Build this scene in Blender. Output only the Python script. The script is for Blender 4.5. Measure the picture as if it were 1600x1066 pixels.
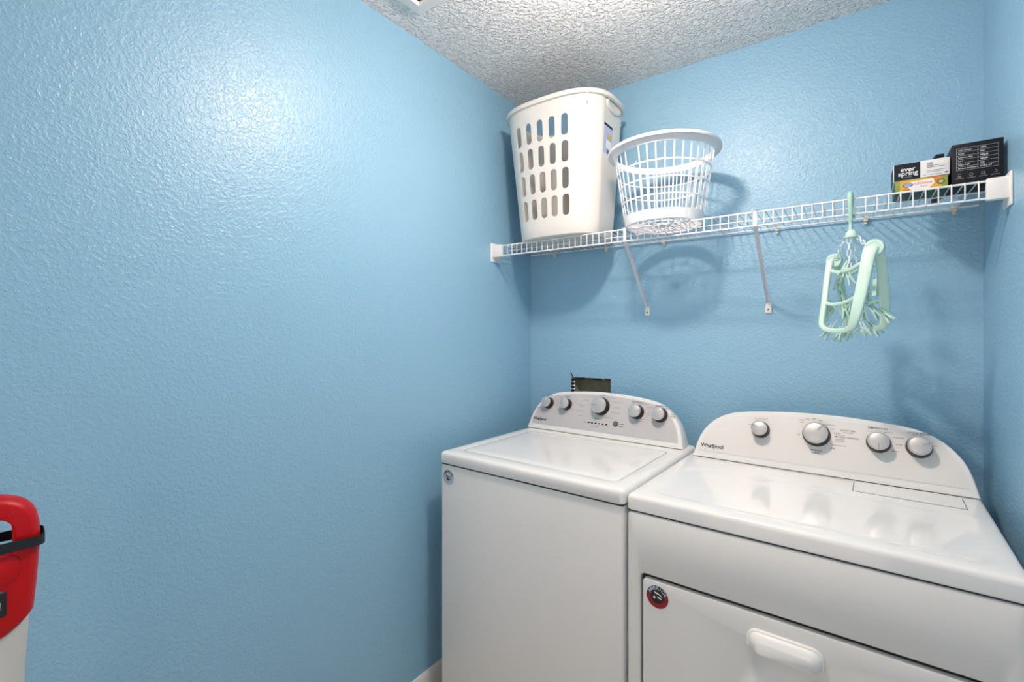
import bpy, bmesh, math, random
from mathutils import Vector, Matrix
random.seed(7)
for o in list(bpy.data.objects): bpy.data.objects.remove(o)
SC = bpy.context.scene
COL = SC.collection
PI = math.pi

# ------------------------------------------------------------------ camera
TH = math.atan(531 / 740.6)
cam = bpy.data.cameras.new('camera')
cam.sensor_width = 36.0
cam.lens = 740.6 * 36.0 / 1600.0
cam.shift_y = -(533.0 - 519.5) / 1600.0
cam.clip_start = 0.02
camo = bpy.data.objects.new('camera', cam)
camo.location = (0, 0, 1.355)
camo.rotation_euler = (PI / 2, 0, TH)
COL.objects.link(camo)
SC.camera = camo

# ------------------------------------------------------------------ world, exposure
W = bpy.data.worlds.new('world'); SC.world = W; W.use_nodes = True
W.node_tree.nodes['Background'].inputs[0].default_value = (1.0, 0.83, 0.74, 1)
W.node_tree.nodes['Background'].inputs[1].default_value = 1.7
SC.view_settings.view_transform = 'Standard'
SC.view_settings.look = 'None'
SC.view_settings.gamma = 1.0
SC.view_settings.use_curve_mapping = False
SC.view_settings.exposure = 0.06
LAMP_STRENGTH = 415.0

# room
XL, XR, YB, YF, ZC = -1.297, 0.319, 1.97, -0.95, 2.4335


# ------------------------------------------------------------------ materials
def srgb(r, g, b):
    f = lambda c: c / 12.92 if c <= 0.04045 else ((c + 0.055) / 1.055) ** 2.4
    return (f(r / 255), f(g / 255), f(b / 255), 1)


MATS = {}


def mat(name, col, rough=0.5, metal=0.0, spec=0.5, bump=None, emit=None, coat=0.0, vary=None, sss=0.0):
    m = bpy.data.materials.new(name); m.use_nodes = True
    nt = m.node_tree; b = nt.nodes['Principled BSDF']
    b.inputs['Base Color'].default_value = col
    b.inputs['Roughness'].default_value = rough
    b.inputs['Metallic'].default_value = metal
    b.inputs['Specular IOR Level'].default_value = spec
    b.inputs['Coat Weight'].default_value = coat
    if emit:
        b.inputs['Emission Color'].default_value = col
        b.inputs['Emission Strength'].default_value = emit
    tc = nt.nodes.new('ShaderNodeTexCoord')
    if vary:
        sc, amt = vary
        n = nt.nodes.new('ShaderNodeTexNoise'); n.inputs['Scale'].default_value = sc
        n.inputs['Detail'].default_value = 3
        nt.links.new(tc.outputs['Object'], n.inputs['Vector'])
        mx = nt.nodes.new('ShaderNodeMix'); mx.data_type = 'RGBA'
        mx.inputs[6].default_value = tuple(max(0, c * (1 - amt)) for c in col[:3]) + (1,)
        mx.inputs[7].default_value = tuple(min(1, c * (1 + amt)) for c in col[:3]) + (1,)
        nt.links.new(n.outputs['Fac'], mx.inputs[0])
        nt.links.new(mx.outputs[2], b.inputs['Base Color'])
    prev = None
    for (kind, sc, dist, strength) in (bump or []):
        if kind == 'noise':
            n = nt.nodes.new('ShaderNodeTexNoise'); n.inputs['Scale'].default_value = sc
            n.inputs['Detail'].default_value = 2.0
            out = n.outputs['Fac']
        else:
            n = nt.nodes.new('ShaderNodeTexVoronoi'); n.inputs['Scale'].default_value = sc
            n.feature = 'SMOOTH_F1'
            out = n.outputs['Distance']
        nt.links.new(tc.outputs['Object'], n.inputs['Vector'])
        if kind == 'noise':
            r = nt.nodes.new('ShaderNodeMapRange'); r.interpolation_type = 'SMOOTHSTEP'
            r.inputs[1].default_value = 0.40; r.inputs[2].default_value = 0.66
            nt.links.new(out, r.inputs[0]); out = r.outputs[0]
        bp = nt.nodes.new('ShaderNodeBump')
        bp.inputs['Strength'].default_value = strength
        bp.inputs['Distance'].default_value = dist
        nt.links.new(out, bp.inputs['Height'])
        if prev: nt.links.new(prev.outputs[0], bp.inputs['Normal'])
        prev = bp
    if prev: nt.links.new(prev.outputs[0], b.inputs['Normal'])
    MATS[name] = m
    return m


mat('wall_paint', srgb(144, 189, 215), rough=0.27, spec=0.55,
    bump=[('noise', 120, 0.0011, 0.6), ('noise', 300, 0.0004, 0.5)])
mat('ceiling_paint', srgb(250, 250, 250), rough=0.75, spec=0.3,
    bump=[('noise', 80, 0.0055, 1.0), ('noise', 190, 0.0018, 0.8)])
mat('trim_white', srgb(232, 231, 228), rough=0.4)
mat('floor_plank', srgb(186, 178, 166), rough=0.45, vary=(9, 0.25))
mat('enamel', srgb(229, 228, 224), rough=0.36, spec=0.5, vary=(3, 0.012))
mat('enamel_top', srgb(234, 233, 230), rough=0.08, spec=0.5, vary=(3, 0.01))
mat('console_white', srgb(233, 232, 229), rough=0.25)
mat('fascia_silver', srgb(200, 197, 196), rough=0.4, metal=0.12)
mat('fascia_white', srgb(226, 223, 219), rough=0.38)
mat('seam_dark', srgb(52, 50, 48), rough=0.8)
mat('knob_black', srgb(16, 16, 17), rough=0.35)
mat('knob_silver', srgb(198, 196, 194), rough=0.4, metal=0.5)
mat('knob_rim', srgb(214, 212, 210), rough=0.28, metal=0.6)
mat('print_dark', srgb(62, 62, 66), rough=0.6)
mat('print_grey', srgb(150, 149, 150), rough=0.6)
mat('print_soft', srgb(178, 176, 175), rough=0.6)
mat('logo_dark', srgb(38, 38, 42), rough=0.5)
mat('wire_white', srgb(236, 236, 236), rough=0.35)
mat('plastic_white', srgb(238, 237, 233), rough=0.4, spec=0.4)
mat('hamper_white', srgb(222, 220, 215), rough=0.45, spec=0.4)
mat('basket_white', srgb(240, 240, 242), rough=0.38)
mat('clip_ivory', srgb(228, 220, 204), rough=0.5)
mat('brace_white', srgb(226, 228, 234), rough=0.35)
mat('screw_grey', srgb(120, 112, 104), rough=0.4, metal=0.7)
mat('mint', srgb(192, 224, 210), rough=0.4, spec=0.45)
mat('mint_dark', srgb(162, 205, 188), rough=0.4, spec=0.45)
mat('link_clear', srgb(226, 238, 236), rough=0.2, spec=0.6)
mat('box_black', srgb(17, 19, 25), rough=0.55, spec=0.3)
mat('box_teal_black', srgb(15, 26, 33), rough=0.55, spec=0.3)
mat('box_white', srgb(235, 234, 232), rough=0.5)
mat('box_grey', srgb(170, 170, 168), rough=0.5)
mat('box_yellow', srgb(214, 166, 60), rough=0.45, vary=(30, 0.15))
mat('box_green', srgb(138, 146, 66), rough=0.45)
mat('box_orange', srgb(206, 122, 54), rough=0.45)
mat('box_dark_green', srgb(30, 74, 50), rough=0.45)
mat('box_blue', srgb(46, 84, 140), rough=0.45)
mat('print_light', srgb(214, 216, 220), rough=0.6)
mat('print_orange', srgb(206, 116, 52), rough=0.6)
mat('print_line', srgb(150, 155, 162), rough=0.6)
mat('red_plastic', srgb(190, 4, 12), rough=0.4, spec=0.35)
mat('pole_white', srgb(206, 204, 198), rough=0.4)
mat('rubber_black', srgb(20, 24, 28), rough=0.55)
mat('grey_plastic', srgb(84, 86, 90), rough=0.5)
mat('recess_tan', srgb(150, 142, 118), rough=0.85, vary=(25, 0.3))
mat('gypsum_dark', srgb(28, 27, 26), rough=0.9)
mat('sticker_navy', srgb(36, 42, 62), rough=0.4)
mat('sticker_red', srgb(140, 18, 28), rough=0.4)
mat('sticker_pale', srgb(176, 186, 196), rough=0.4)
mat('sticker_white', srgb(232, 232, 234), rough=0.4)
mat('sticker_black', srgb(18, 18, 24), rough=0.4)
mat('label_lilac', srgb(186, 192, 220), rough=0.5)
mat('label_tan', srgb(206, 176, 112), rough=0.5)
mat('vent_dark', srgb(40, 40, 38), rough=0.8)
mat('lamp_glass', (1.0, 0.825, 0.715, 1), rough=0.4, emit=LAMP_STRENGTH)
mat('lamp_metal', srgb(190, 188, 184), rough=0.3, metal=0.9)


# ------------------------------------------------------------------ mesh helpers
class MB:
    def __init__(s): s.v = []; s.f = []

    def add(s, v, f):
        k = len(s.v); s.v += [tuple(p) for p in v]; s.f += [tuple(i + k for i in q) for q in f]; return s

    def box(s, a, b):
        (x0, y0, z0), (x1, y1, z1) = a, b
        return s.add([(x0, y0, z0), (x1, y0, z0), (x1, y1, z0), (x0, y1, z0), (x0, y0, z1), (x1, y0, z1), (x1, y1, z1), (x0, y1, z1)],
                     [(0, 3, 2, 1), (4, 5, 6, 7), (0, 1, 5, 4), (1, 2, 6, 5), (2, 3, 7, 6), (3, 0, 4, 7)])

    def loops(s, L, cap0=True, cap1=True, closed=True):
        n = len(L[0]); k = len(s.v)
        for l in L: s.v += [tuple(p) for p in l]
        for i in range(len(L) - 1):
            for j in range(n if closed else n - 1):
                a = k + i * n + j; b = k + i * n + (j + 1) % n
                s.f.append((a, b, b + n, a + n))
        if cap0: s.f.append(tuple(k + j for j in reversed(range(n))))
        if cap1: s.f.append(tuple(k + (len(L) - 1) * n + j for j in range(n)))
        return s

    def tube(s, pts, r, seg=8, closed=False, caps=True):
        P = [Vector(p) for p in pts]; n = len(P)
        rr = r if isinstance(r, (list, tuple)) else [r] * n
        T = []
        for i in range(n):
            if closed: t = P[(i + 1) % n] - P[i - 1]
            else: t = P[min(i + 1, n - 1)] - P[max(i - 1, 0)]
            T.append(t.normalized())
        up = Vector((0, 0, 1)) if abs(T[0].z) < 0.9 else Vector((1, 0, 0))
        N = (up - T[0] * up.dot(T[0])).normalized()
        L = []
        for i in range(n):
            N = (N - T[i] * N.dot(T[i])).normalized(); B = T[i].cross(N)
            L.append([P[i] + (N * math.cos(2 * PI * j / seg) + B * math.sin(2 * PI * j / seg)) * rr[i] for j in range(seg)])
        if closed:
            k = len(s.v)
            for l in L: s.v += [tuple(p) for p in l]
            for i in range(n):
                for j in range(seg):
                    a = k + i * seg + j; b = k + i * seg + (j + 1) % seg
                    c = k + ((i + 1) % n) * seg + (j + 1) % seg; d = k + ((i + 1) % n) * seg + j
                    s.f.append((a, b, c, d))
            return s
        return s.loops(L, caps, caps)

    def lathe(s, prof, seg=32, M=None):
        L = []
        for (r, z) in prof:
            L.append([Vector((r * math.cos(2 * PI * j / seg), r * math.sin(2 * PI * j / seg), z)) for j in range(seg)])
        if M: L = [[M @ p for p in l] for l in L]
        return s.loops(L, True, True)

    def mesh(s, name, smooth=None, bevel=0, bseg=2):
        me = bpy.data.meshes.new(name)
        me.from_pydata(s.v, [], s.f)
        bm = bmesh.new(); bm.from_mesh(me)
        bmesh.ops.recalc_face_normals(bm, faces=bm.faces)
        if bevel:
            ed = [e for e in bm.edges if len(e.link_faces) == 2 and e.calc_face_angle(0) > 0.5]
            bmesh.ops.bevel(bm, geom=ed, offset=bevel, segments=bseg, profile=0.5, affect='EDGES', clamp_overlap=True)
        bm.to_mesh(me); bm.free()
        if smooth is not None:
            me.shade_smooth()
            try: me.set_sharp_from_angle(angle=math.radians(smooth))
            except Exception: pass
        return me


def link(name, me, m, parent=None, loc=None):
    o = bpy.data.objects.new(name, me); COL.objects.link(o)
    if m and not me.materials: me.materials.append(MATS[m])
    if parent:
        o.parent = parent
    if loc is not None: o.location = loc
    return o


def part(name, mb, m, parent, smooth=None, bevel=0, bseg=2, loc=None, label=None):
    o = link(name, mb.mesh(name, smooth, bevel, bseg), m, parent, loc)
    if label: o['label'] = label
    return o


def tag(o, label, cat, group=None):
    o['label'] = label; o['category'] = cat
    if group: o['group'] = group
    return o


def empty(name, loc, rz=0):
    o = bpy.data.objects.new(name, None); COL.objects.link(o)
    o.location = loc; o.rotation_euler = (0, 0, rz); o.empty_display_size = 0.05
    return o


def struct(name, mb, m, label, smooth=None, bevel=0):
    o = part(name, mb, m, None, smooth, bevel); o['kind'] = 'structure'; o['label'] = label
    return o


def rrect(x0, x1, y0, y1, r, n=6):
    out = []
    for (cx, cy, a0) in ((x1 - r, y0 + r, -PI / 2), (x1 - r, y1 - r, 0), (x0 + r, y1 - r, PI / 2), (x0 + r, y0 + r, PI)):
        for i in range(n + 1):
            a = a0 + PI / 2 * i / n
            out.append((cx + r * math.cos(a), cy + r * math.sin(a)))
    return out


def frame_mat(o, X, Y, Z):
    M = Matrix.Identity(4)
    for i, c in enumerate((X, Y, Z, o)):
        for j in range(3): M[j][i] = c[j]
    return M


def text(name, s, size, m, parent, M, align='LEFT', bold=0.0, spacing=1.0, thick=0.0002, shear=0.0, line=1.0):
    cu = bpy.data.curves.new(name, 'FONT'); cu.body = s; cu.size = size
    cu.align_x = align; cu.align_y = 'CENTER'; cu.extrude = thick; cu.offset = bold
    cu.space_character = spacing; cu.shear = shear; cu.space_line = line; cu.resolution_u = 3
    t = bpy.data.objects.new(name, cu); COL.objects.link(t)
    dg = bpy.context.evaluated_depsgraph_get()
    me = bpy.data.meshes.new_from_object(t.evaluated_get(dg))
    bpy.data.objects.remove(t); bpy.data.curves.remove(cu)
    me.transform(M); me.materials.clear()
    me.name = name
    return link(name, me, m, parent)


# ------------------------------------------------------------------ room shell
T = 0.1
HX0, HX1, HZ0, HZ1 = -1.066, -0.872, 0.985, 1.146      # rough opening in the back wall
struct('floor', MB().box((XL - T, YF - T, -0.05), (XR + T, YB + T, 0)), 'floor_plank', 'grey brown plank floor under the machines')
struct('ceiling', MB().box((XL - T, YF - T, ZC), (XR + T, YB + T, ZC + 0.05)), 'ceiling_paint', 'white knockdown textured ceiling')
struct('wall_left', MB().box((XL - T, YF - T, 0), (XL, YB + T, ZC)), 'wall_paint', 'long blue orange peel wall beside the washer')
struct('wall_right', MB().box((XR, YF - T, 0), (XR + T, YB + T, ZC)), 'wall_paint', 'blue wall at the right of the dryer')
mb = MB()
outer = [(XL, 0), (XR, 0), (XR, ZC), (XL, ZC)]
inner = [(HX0, HZ0), (HX1, HZ0), (HX1, HZ1 - 0.003), (HX0, HZ1)]
mb.loops([[(x, YB + T, z) for x, z in outer], [(x, YB, z) for x, z in outer], [(x, YB, z) for x, z in inner],
          [(x, YB + 0.018, z) for x, z in inner]], False, False)
struct('wall_back', mb, 'wall_paint', 'blue back wall behind the shelf and machines')
# wall with the doorway behind the viewpoint
mb = MB().box((XL, YF - T, 0), (-1.12, YF, ZC)).box((0.16, YF - T, 0), (XR, YF, ZC)).box((-1.12, YF - T, 2.1), (0.16, YF, ZC))
struct('wall_front', mb, 'wall_paint', 'blue wall around the open doorway')


def baseboard(name, p0, p1, inward, label):
    d = Vector((p1[0] - p0[0], p1[1] - p0[1], 0)).normalized(); n = Vector((inward[0], inward[1], 0))
    prof = [(0, 0), (0.013, 0), (0.013, 0.058), (0.011, 0.064), (0.0115, 0.068), (0.008, 0.076), (0.0065, 0.083), (0.003, 0.088), (0, 0.088)]
    L = []
    for p in (p0, p1):
        L.append([Vector((p[0], p[1], 0)) + n * a + Vector((0, 0, b)) for a, b in prof])
    struct(name, MB().loops(L), 'trim_white', label, smooth=35)


baseboard('baseboard_left', (XL, YF), (XL, YB), (1, 0), 'white moulded baseboard along the left wall')
baseboard('baseboard_back', (XL + 0.014, YB), (XR - 0.014, YB), (0, -1), 'white moulded baseboard behind the machines')
baseboard('baseboard_right', (XR, YF), (XR, YB), (-1, 0), 'white moulded baseboard beside the dryer')

# rough cut-out with the tan box behind it
sb = empty('supply_box', (HX0, YB + 0.018, HZ0))
o3 = (-HX0, -(YB + 0.018), -HZ0)
mb = MB()
i0 = [(HX0 + 0.003, HZ0), (HX1 - 0.002, HZ0), (HX1 - 0.002, HZ1 - 0.008), (HX0 + 0.003, HZ1 - 0.007)]
i1 = [(HX0 + 0.012, HZ0 + 0.01), (HX1 - 0.01, HZ0 + 0.01), (HX1 - 0.01, HZ1 - 0.016), (HX0 + 0.012, HZ1 - 0.014)]
mb.loops([[(x, YB + 0.0175, z) for x, z in i0], [(x, YB + 0.06, z) for x, z in i1]], False, True)
part('recess', mb, 'recess_tan', sb, loc=o3)
mb = MB(); n = 34
top = []; bot = []
for i in range(n + 1):
    x = HX0 + (HX1 - HX0) * i / n
    top.append((x, YB - 0.0006, HZ1 + 0.0005 + random.uniform(-0.001, 0.0016) - (0.004 * max(0, 1 - i / 4))))
    bot.append((x, YB - 0.0006, HZ1 - 0.0075 + 0.002 * math.sin(i * 0.5) + random.uniform(-0.0008, 0.0008)))
for i in range(n):
    k = len(mb.v)
    mb.v += [top[i], top[i + 1], bot[i + 1], bot[i]] + [(p[0], p[1] + 0.012, p[2]) for p in (top[i], top[i + 1], bot[i + 1], bot[i])]
    mb.f += [(k, k + 1, k + 2, k + 3), (k + 4, k + 7, k + 6, k + 5), (k, k + 4, k + 5, k + 1), (k + 3, k + 2, k + 6, k + 7)]
for i in range(9):
    z = HZ1 - 0.010 - i * 0.016
    mb.box((HX0 - 0.003 - random.uniform(0, 0.002), YB - 0.0006, z - 0.011), (HX0 + 0.007, YB + 0.01, z))
part('torn_edge', mb, 'gypsum_dark', sb, loc=o3)
tag(sb, 'tan recessed box in a rough wall cutout above the washer console', 'wall box')
wr = MB().tube([(-1.066, 1.957, 1.167), (-1.03, 1.951, 1.118), (-0.985, 1.945, 1.058), (-0.955, 1.945, 1.010)], 0.0024, 7)
tag(part('black_cable', wr, 'rubber_black', None, 60), 'thin stiff black cable poking up from the wall cutout', 'cable')

# ceiling vent
VX0, VX1, VY0, VY1 = -1.19, -0.885, 0.815, 1.121
vt = empty('ceiling_vent', ((VX0 + VX1) / 2, (VY0 + VY1) / 2, ZC))
vo = tuple(-c for c in vt.location)
mb = MB()
L = []
for ins, z in ((0, ZC), (0, ZC - 0.004), (0.006, ZC - 0.009), (0.040, ZC - 0.012), (0.044, ZC - 0.006), (0.044, ZC - 0.0005)):
    L.append([(x, y, z) for x, y in ((VX0 + ins, VY0 + ins), (VX1 - ins, VY0 + ins), (VX1 - ins, VY1 - ins), (VX0 + ins, VY1 - ins))])
mb.loops(L, False, False)
part('frame', mb, 'trim_white', vt, loc=vo)
part('duct', MB().box((VX0 + 0.044, VY0 + 0.044, ZC - 0.0012), (VX1 - 0.044, VY1 - 0.044, ZC - 0.0004)), 'vent_dark', vt, loc=vo)
for i in range(7):
    y = VY0 + 0.062 + i * 0.0268
    part('louver', MB().add([(VX0 + 0.044, y, ZC - 0.011), (VX1 - 0.044, y, ZC - 0.011), (VX1 - 0.044, y + 0.018, ZC - 0.003), (VX0 + 0.044, y + 0.018, ZC - 0.003),
                             (VX0 + 0.044, y, ZC - 0.0095), (VX1 - 0.044, y, ZC - 0.0095), (VX1 - 0.044, y + 0.018, ZC - 0.0015), (VX0 + 0.044, y + 0.018, ZC - 0.0015)],
                            [(0, 1, 2, 3), (4, 7, 6, 5), (0, 4, 5, 1), (1, 5, 6, 2), (2, 6, 7, 3), (3, 7, 4, 0)]), 'trim_white', vt, loc=vo)
tag(vt, 'square white louvered air vent set in the textured ceiling', 'vent')

# flush ceiling lamp that lights the room
LX, LY = -0.47, 1.0
cl = empty('ceiling_light', (LX, LY, ZC))
part('canopy', MB().lathe([(0.06, 0), (0.06, -0.008), (0.03, -0.018), (0.012, -0.02), (0.012, -0.08)], 40), 'lamp_metal', cl, 40)
RG, HG, ZG = 0.058, 0.022, -0.124
prof = [(RG * math.sin(a), ZG + HG * math.cos(a)) for a in [math.radians(9 + 169 * i / 16) for i in range(17)]]
part('glass_bowl', MB().lathe(prof, 32), 'lamp_glass', cl, 60)
tag(cl, 'round frosted bowl lamp at the middle of the ceiling', 'lamp')


# ------------------------------------------------------------------ appliances
LEAN = math.radians(20)
SL, CL = math.sin(LEAN), math.cos(LEAN)
DOME = [(0.364, 0.0), (0.359, 0.02), (0.3535, 0.045), (0.345, 0.072), (0.334, 0.095), (0.318, 0.117), (0.298, 0.137), (0.272, 0.154),
        (0.24, 0.166), (0.2, 0.1735), (0.15, 0.179), (0.1, 0.183), (0.05, 0.1855), (0.0, 0.186)]


def dome_loop(c, half, H=0.186, inset=0.0, vb=0.0):
    k = half / 0.364
    right = []
    for (x, y) in DOME: right.append((x * k, y * H / 0.186))
    pts = right + [(-x, y) for x, y in reversed(right[:-1])]
    # inset towards the inside
    n = len(pts); out = []
    for i, p in enumerate(pts):
        a = Vector(pts[max(i - 1, 0)]); b = Vector(pts[min(i + 1, n - 1)])
        t = (b - a).normalized(); nn = Vector((-t.y, t.x))
        q = Vector(p) + nn * inset
        q.y = max(q.y, vb)
        out.append((c + q.x, q.y))
    out[0] = (out[0][0], vb); out[-1] = (out[-1][0], vb)
    return out


def con_frame(yb, zb):
    def P(u, v, w=0.0): return (u, yb + v * SL - w * CL, zb + v * CL + w * SL)
    def M(u, v, w=0.0): return frame_mat(P(u, v, w), (1, 0, 0), (0, SL, CL), (0, -CL, SL))
    return P, M


def make_console(A, c, half, yb, zb, yback, m_fascia):
    P, M = con_frame(yb, zb)
    L = []
    L.append([P(u, v, 0.0) for u, v in dome_loop(c, half, inset=0.009, vb=0.004)])
    L.append([P(u, v, 0.0) for u, v in dome_loop(c, half, inset=0.004, vb=0.002)])
    L.append([P(u, v, -0.002) for u, v in dome_loop(c, half, inset=0.0012, vb=0.0005)])
    L.append([P(u, v, -0.006) for u, v in dome_loop(c, half)])
    for f in (0.5, 1.0):
        row = []
        for (u, v) in dome_loop(c, half):
            p = P(u, v, -0.006); y1 = max(yback, p[1] + 0.004)
            k = 1.0 - 0.06 * f * f
            row.append((c + (u - c) * (1 - 0.03 * f * f), p[1] + (y1 - p[1]) * f, zb + (p[2] - zb) * k))
        L.append(row)
    con = part('console', MB().loops(L), 'console_white', A, 32)
    f = dome_loop(c, half, inset=0.0135, vb=0.021)
    f = [p for i, p in enumerate(f)]
    # keep the part above the lower rail only
    lo = 0.021
    pts = [p for p in f if p[1] > lo]
    xr = [p for p in f if p[1] <= lo]
    edge = max(u for u, v in pts) - c + 0.003
    pts = [(c + edge, lo)] + pts + [(c - edge, lo)]
    fas = MB().loops([[P(u, v, -0.001) for u, v in pts], [P(u, v, 0.0008) for u, v in pts], [P(c + (u - c) * 0.998, v * 0.997, 0.0011) for u, v in pts]])
    part('fascia', fas, m_fascia, con)
    return P, M


def knob(A, M, u, v, r, p, ang, tick='knob_black'):
    Mk = M(u, v, 0.001)
    base = part('knob', MB().lathe([(r * 1.13, 0), (r * 1.11, p * 0.12), (r * 1.0, p * 0.7), (r * 0.9, p * 0.8)], 36, Mk), 'knob_black', A, 40)  # black knob side, flared at its foot to imitate the knob's shadow crescent
    part('knob_rim', MB().lathe([(r * 0.95, p * 0.72), (r * 0.985, p * 0.8), (r * 0.97, p * 0.93), (r * 0.92, p), (r * 0.87, p), (r * 0.85, p * 0.965)], 36, Mk), 'knob_rim', base, 40)
    part('knob_cap', MB().lathe([(r * 0.83, p * 0.9), (r * 0.83, p * 0.985), (r * 0.78, p), (0.001, p * 1.02)], 36, Mk), 'knob_silver', base, 50)
    d = Vector((math.cos(ang), math.sin(ang))); nn = Vector((-d.y, d.x))
    a = d * r * 0.28; b = d * r * 0.93; h = r * 0.045
    q = [a + nn * h, a - nn * h, b - nn * h, b + nn * h]
    mb = MB().loops([[Mk @ Vector((t.x, t.y, p * 0.98)) for t in q], [Mk @ Vector((t.x, t.y, p * 1.03)) for t in q]])
    part('pointer', mb, tick, base)
    return base


def marks(A, P, items, m, name='printed_marks'):
    mb = MB()
    for (u, v, ln) in items:
        h = 0.0011; n = max(2, int(ln / 0.0042)); x = u
        for i in range(n):
            w = ln / n * 0.78
            mb.loops([[P(x, v - h, 0.0010), P(x + w, v - h, 0.0010), P(x + w, v + h, 0.0010), P(x, v + h, 0.0010)],
                      [P(x, v - h, 0.0014), P(x + w, v - h, 0.0014), P(x + w, v + h, 0.0014), P(x, v + h, 0.0014)]])
            x += ln / n
    o = part(name, mb, m, A)
    o['kind'] = 'stuff'
    return o


def brand(A, M, u, v, size):
    t = text('logo', 'Whirlpool', size, 'logo_dark', A, M(u, v, 0.0013), bold=size * 0.022)
    t['label'] = 'dark Whirlpool lettering with a swirl ring'
    # swirl ring round the middle letters
    mb = MB(); pts = []
    for i in range(26):
        a = math.radians(20 + 300 * i / 25)
        pts.append(M(u, v, 0.0015) @ Vector((size * 2.35 + size * 0.62 * math.cos(a), -size * 0.02 + size * 0.30 * math.sin(a) + 0.10 * size * math.cos(a), 0)))
    mb.tube(pts, [size * (0.018 + 0.035 * math.sin(PI * i / 25)) for i in range(26)], 5)
    part('swirl', mb, 'logo_dark', t, 60)


def foot(A, x, y):
    part('foot', MB().lathe([(0.02, 0), (0.022, 0.006), (0.012, 0.012), (0.012, 0.034)], 14, Matrix.Translation((x, y, 0))), 'rubber_black', A, 40)


def sticker(A, cx, cz, r, ring, ring2, lettering, yf):
    M = frame_mat((cx, yf, cz), (1, 0, 0), (0, 0, 1), (0, -1, 0))
    def disc(r0, r1, w0, w1, a0=0, a1=2 * PI, n=40):
        mb = MB()
        full = abs(a1 - a0 - 2 * PI) < 1e-4
        if r0 == 0 and full:
            return mb.lathe([(r1, w0), (r1, w1)], n, M)
        cnt = n if full else n + 1
        L = [[M @ Vector((rr * math.cos(a0 + (a1 - a0) * j / n), rr * math.sin(a0 + (a1 - a0) * j / n), w)) for j in range(cnt)]
             for rr, w in ((r0, w0), (r1, w0), (r1, w1), (r0, w1))]
        return mb.loops(L + [L[0]], False, False, closed=full)
    s = part('sticker', disc(0, r, 0.0, 0.0003), 'sticker_white', A)
    part('sticker_ring', disc(r * 0.56, r * 0.95, 0.0003, 0.0006, 0.12 * PI, 0.95 * PI), ring, s)
    part('sticker_ring', disc(r * 0.56, r * 0.95, 0.0003, 0.0006, 0.95 * PI, 2.12 * PI), ring2, s)
    # emblem: dark body with pale wing stripes
    mb = MB()
    def poly(pts, w0, w1): mb.loops([[M @ Vector((x * r, y * r, w0)) for x, y in pts], [M @ Vector((x * r, y * r, w1)) for x, y in pts]])
    part('emblem_field', disc(0, r * 0.56, 0.0003, 0.0005), 'sticker_black' if ring2 == 'sticker_red' else 'sticker_pale', s)
    poly([(-0.42, 0.36), (-0.2, 0.22), (0.15, 0.2), (0.45, 0.02), (0.42, -0.08), (0.1, 0.02), (-0.1, -0.02), (0.12, -0.18), (0.42, -0.2), (0.3, -0.36), (0.05, -0.3), (-0.05, -0.5), (-0.2, -0.36), (-0.42, -0.22), (-0.4, 0.1)], 0.0005, 0.0008)
    part('emblem', mb, 'sticker_black', s)
    mb = MB()
    poly([(-0.3, 0.44), (0.0, 0.38), (0.3, 0.24), (0.46, 0.06), (0.1, 0.24), (-0.18, 0.27)], 0.0008, 0.0010)
    poly([(-0.06, 0.06), (0.2, 0.04), (0.4, -0.1), (0.34, -0.14), (0.12, -0.08)], 0.0008, 0.0010)
    poly([(-0.34, 0.02), (-0.2, 0.04), (-0.16, -0.14), (-0.26, -0.2), (-0.36, -0.1)], 0.0008, 0.0010)
    part('emblem_stripes', mb, 'sticker_white', s)
    for i, ch in enumerate('AMERICA'):
        a = math.radians(150 - 20 * i)
        Mc = M @ Matrix.Translation((r * 0.755 * math.cos(a), r * 0.755 * math.sin(a), 0.0007)) @ Matrix.Rotation(a - PI / 2, 4, 'Z')
        text('letter', ch, r * 0.42, lettering, s, Mc, 'CENTER', bold=r * 0.014, thick=0.0001)
    return s


# ---- washer ----
WD = math.radians(1.8)
wa = empty('washing_machine', (-1.194, 1.2229, 0), -WD)
tag(wa, 'white top-loading washing machine with silver five knob console, left of the dryer', 'washing machine')
part('cabinet', MB().box((0.003, 0.004, 0.03), (0.697, 0.625, 0.8885)), 'enamel', wa, 30, bevel=0.008, bseg=3)
part('seam', MB().box((0.006, 0.007, 0.886), (0.694, 0.62, 0.895)), 'seam_dark', wa)
mb = MB(); o_ = []
ZT = 0.932
for ins, z in ((0.002, 0.8925), (0, 0.895), (0, 0.9205), (0.0015, 0.9265), (0.006, 0.9305), (0.012, ZT)):
    o_.append([(x, y, z) for x, y in rrect(ins, 0.70 - ins, ins, 0.645 - ins, 0.014, 6)])
for (a, z) in ((0.0, ZT), (0.0028, ZT - 0.001), (0.004, ZT - 0.004), (0.004, ZT - 0.012)):
    o_.append([(x, y, z) for x, y in rrect(0.044 + a, 0.656 - a, 0.057 + a, 0.492 - a, 0.028, 6)])
mb.loops(o_, True, False)
part('top_deck', mb, 'enamel_top', wa, 40)
part('lid_gap', MB().box((0.046, 0.06, ZT - 0.0122), (0.654, 0.49, ZT - 0.0112)), 'seam_dark', wa)
mb = MB(); o_ = []
for (a, z) in ((0.0070, ZT - 0.011), (0.0070, ZT - 0.003), (0.0085, ZT - 0.0008), (0.012, ZT), (0.05, ZT - 0.0005), (0.09, ZT - 0.0022)):
    o_.append([(x, y, z) for x, y in rrect(0.044 + a, 0.656 - a, 0.057 + a, 0.492 - a, 0.027, 6)])
mb.loops(o_, True, True)
part('lid', mb, 'enamel_top', wa, 40)
part('console_gap', MB().box((0.006, 0.537, ZT - 0.001), (0.680, 0.58, ZT + 0.0022)), 'seam_dark', wa)
P, M = make_console(wa, 0.343, 0.343, 0.535, ZT + 0.0018, 0.632, 'fascia_silver')
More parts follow.
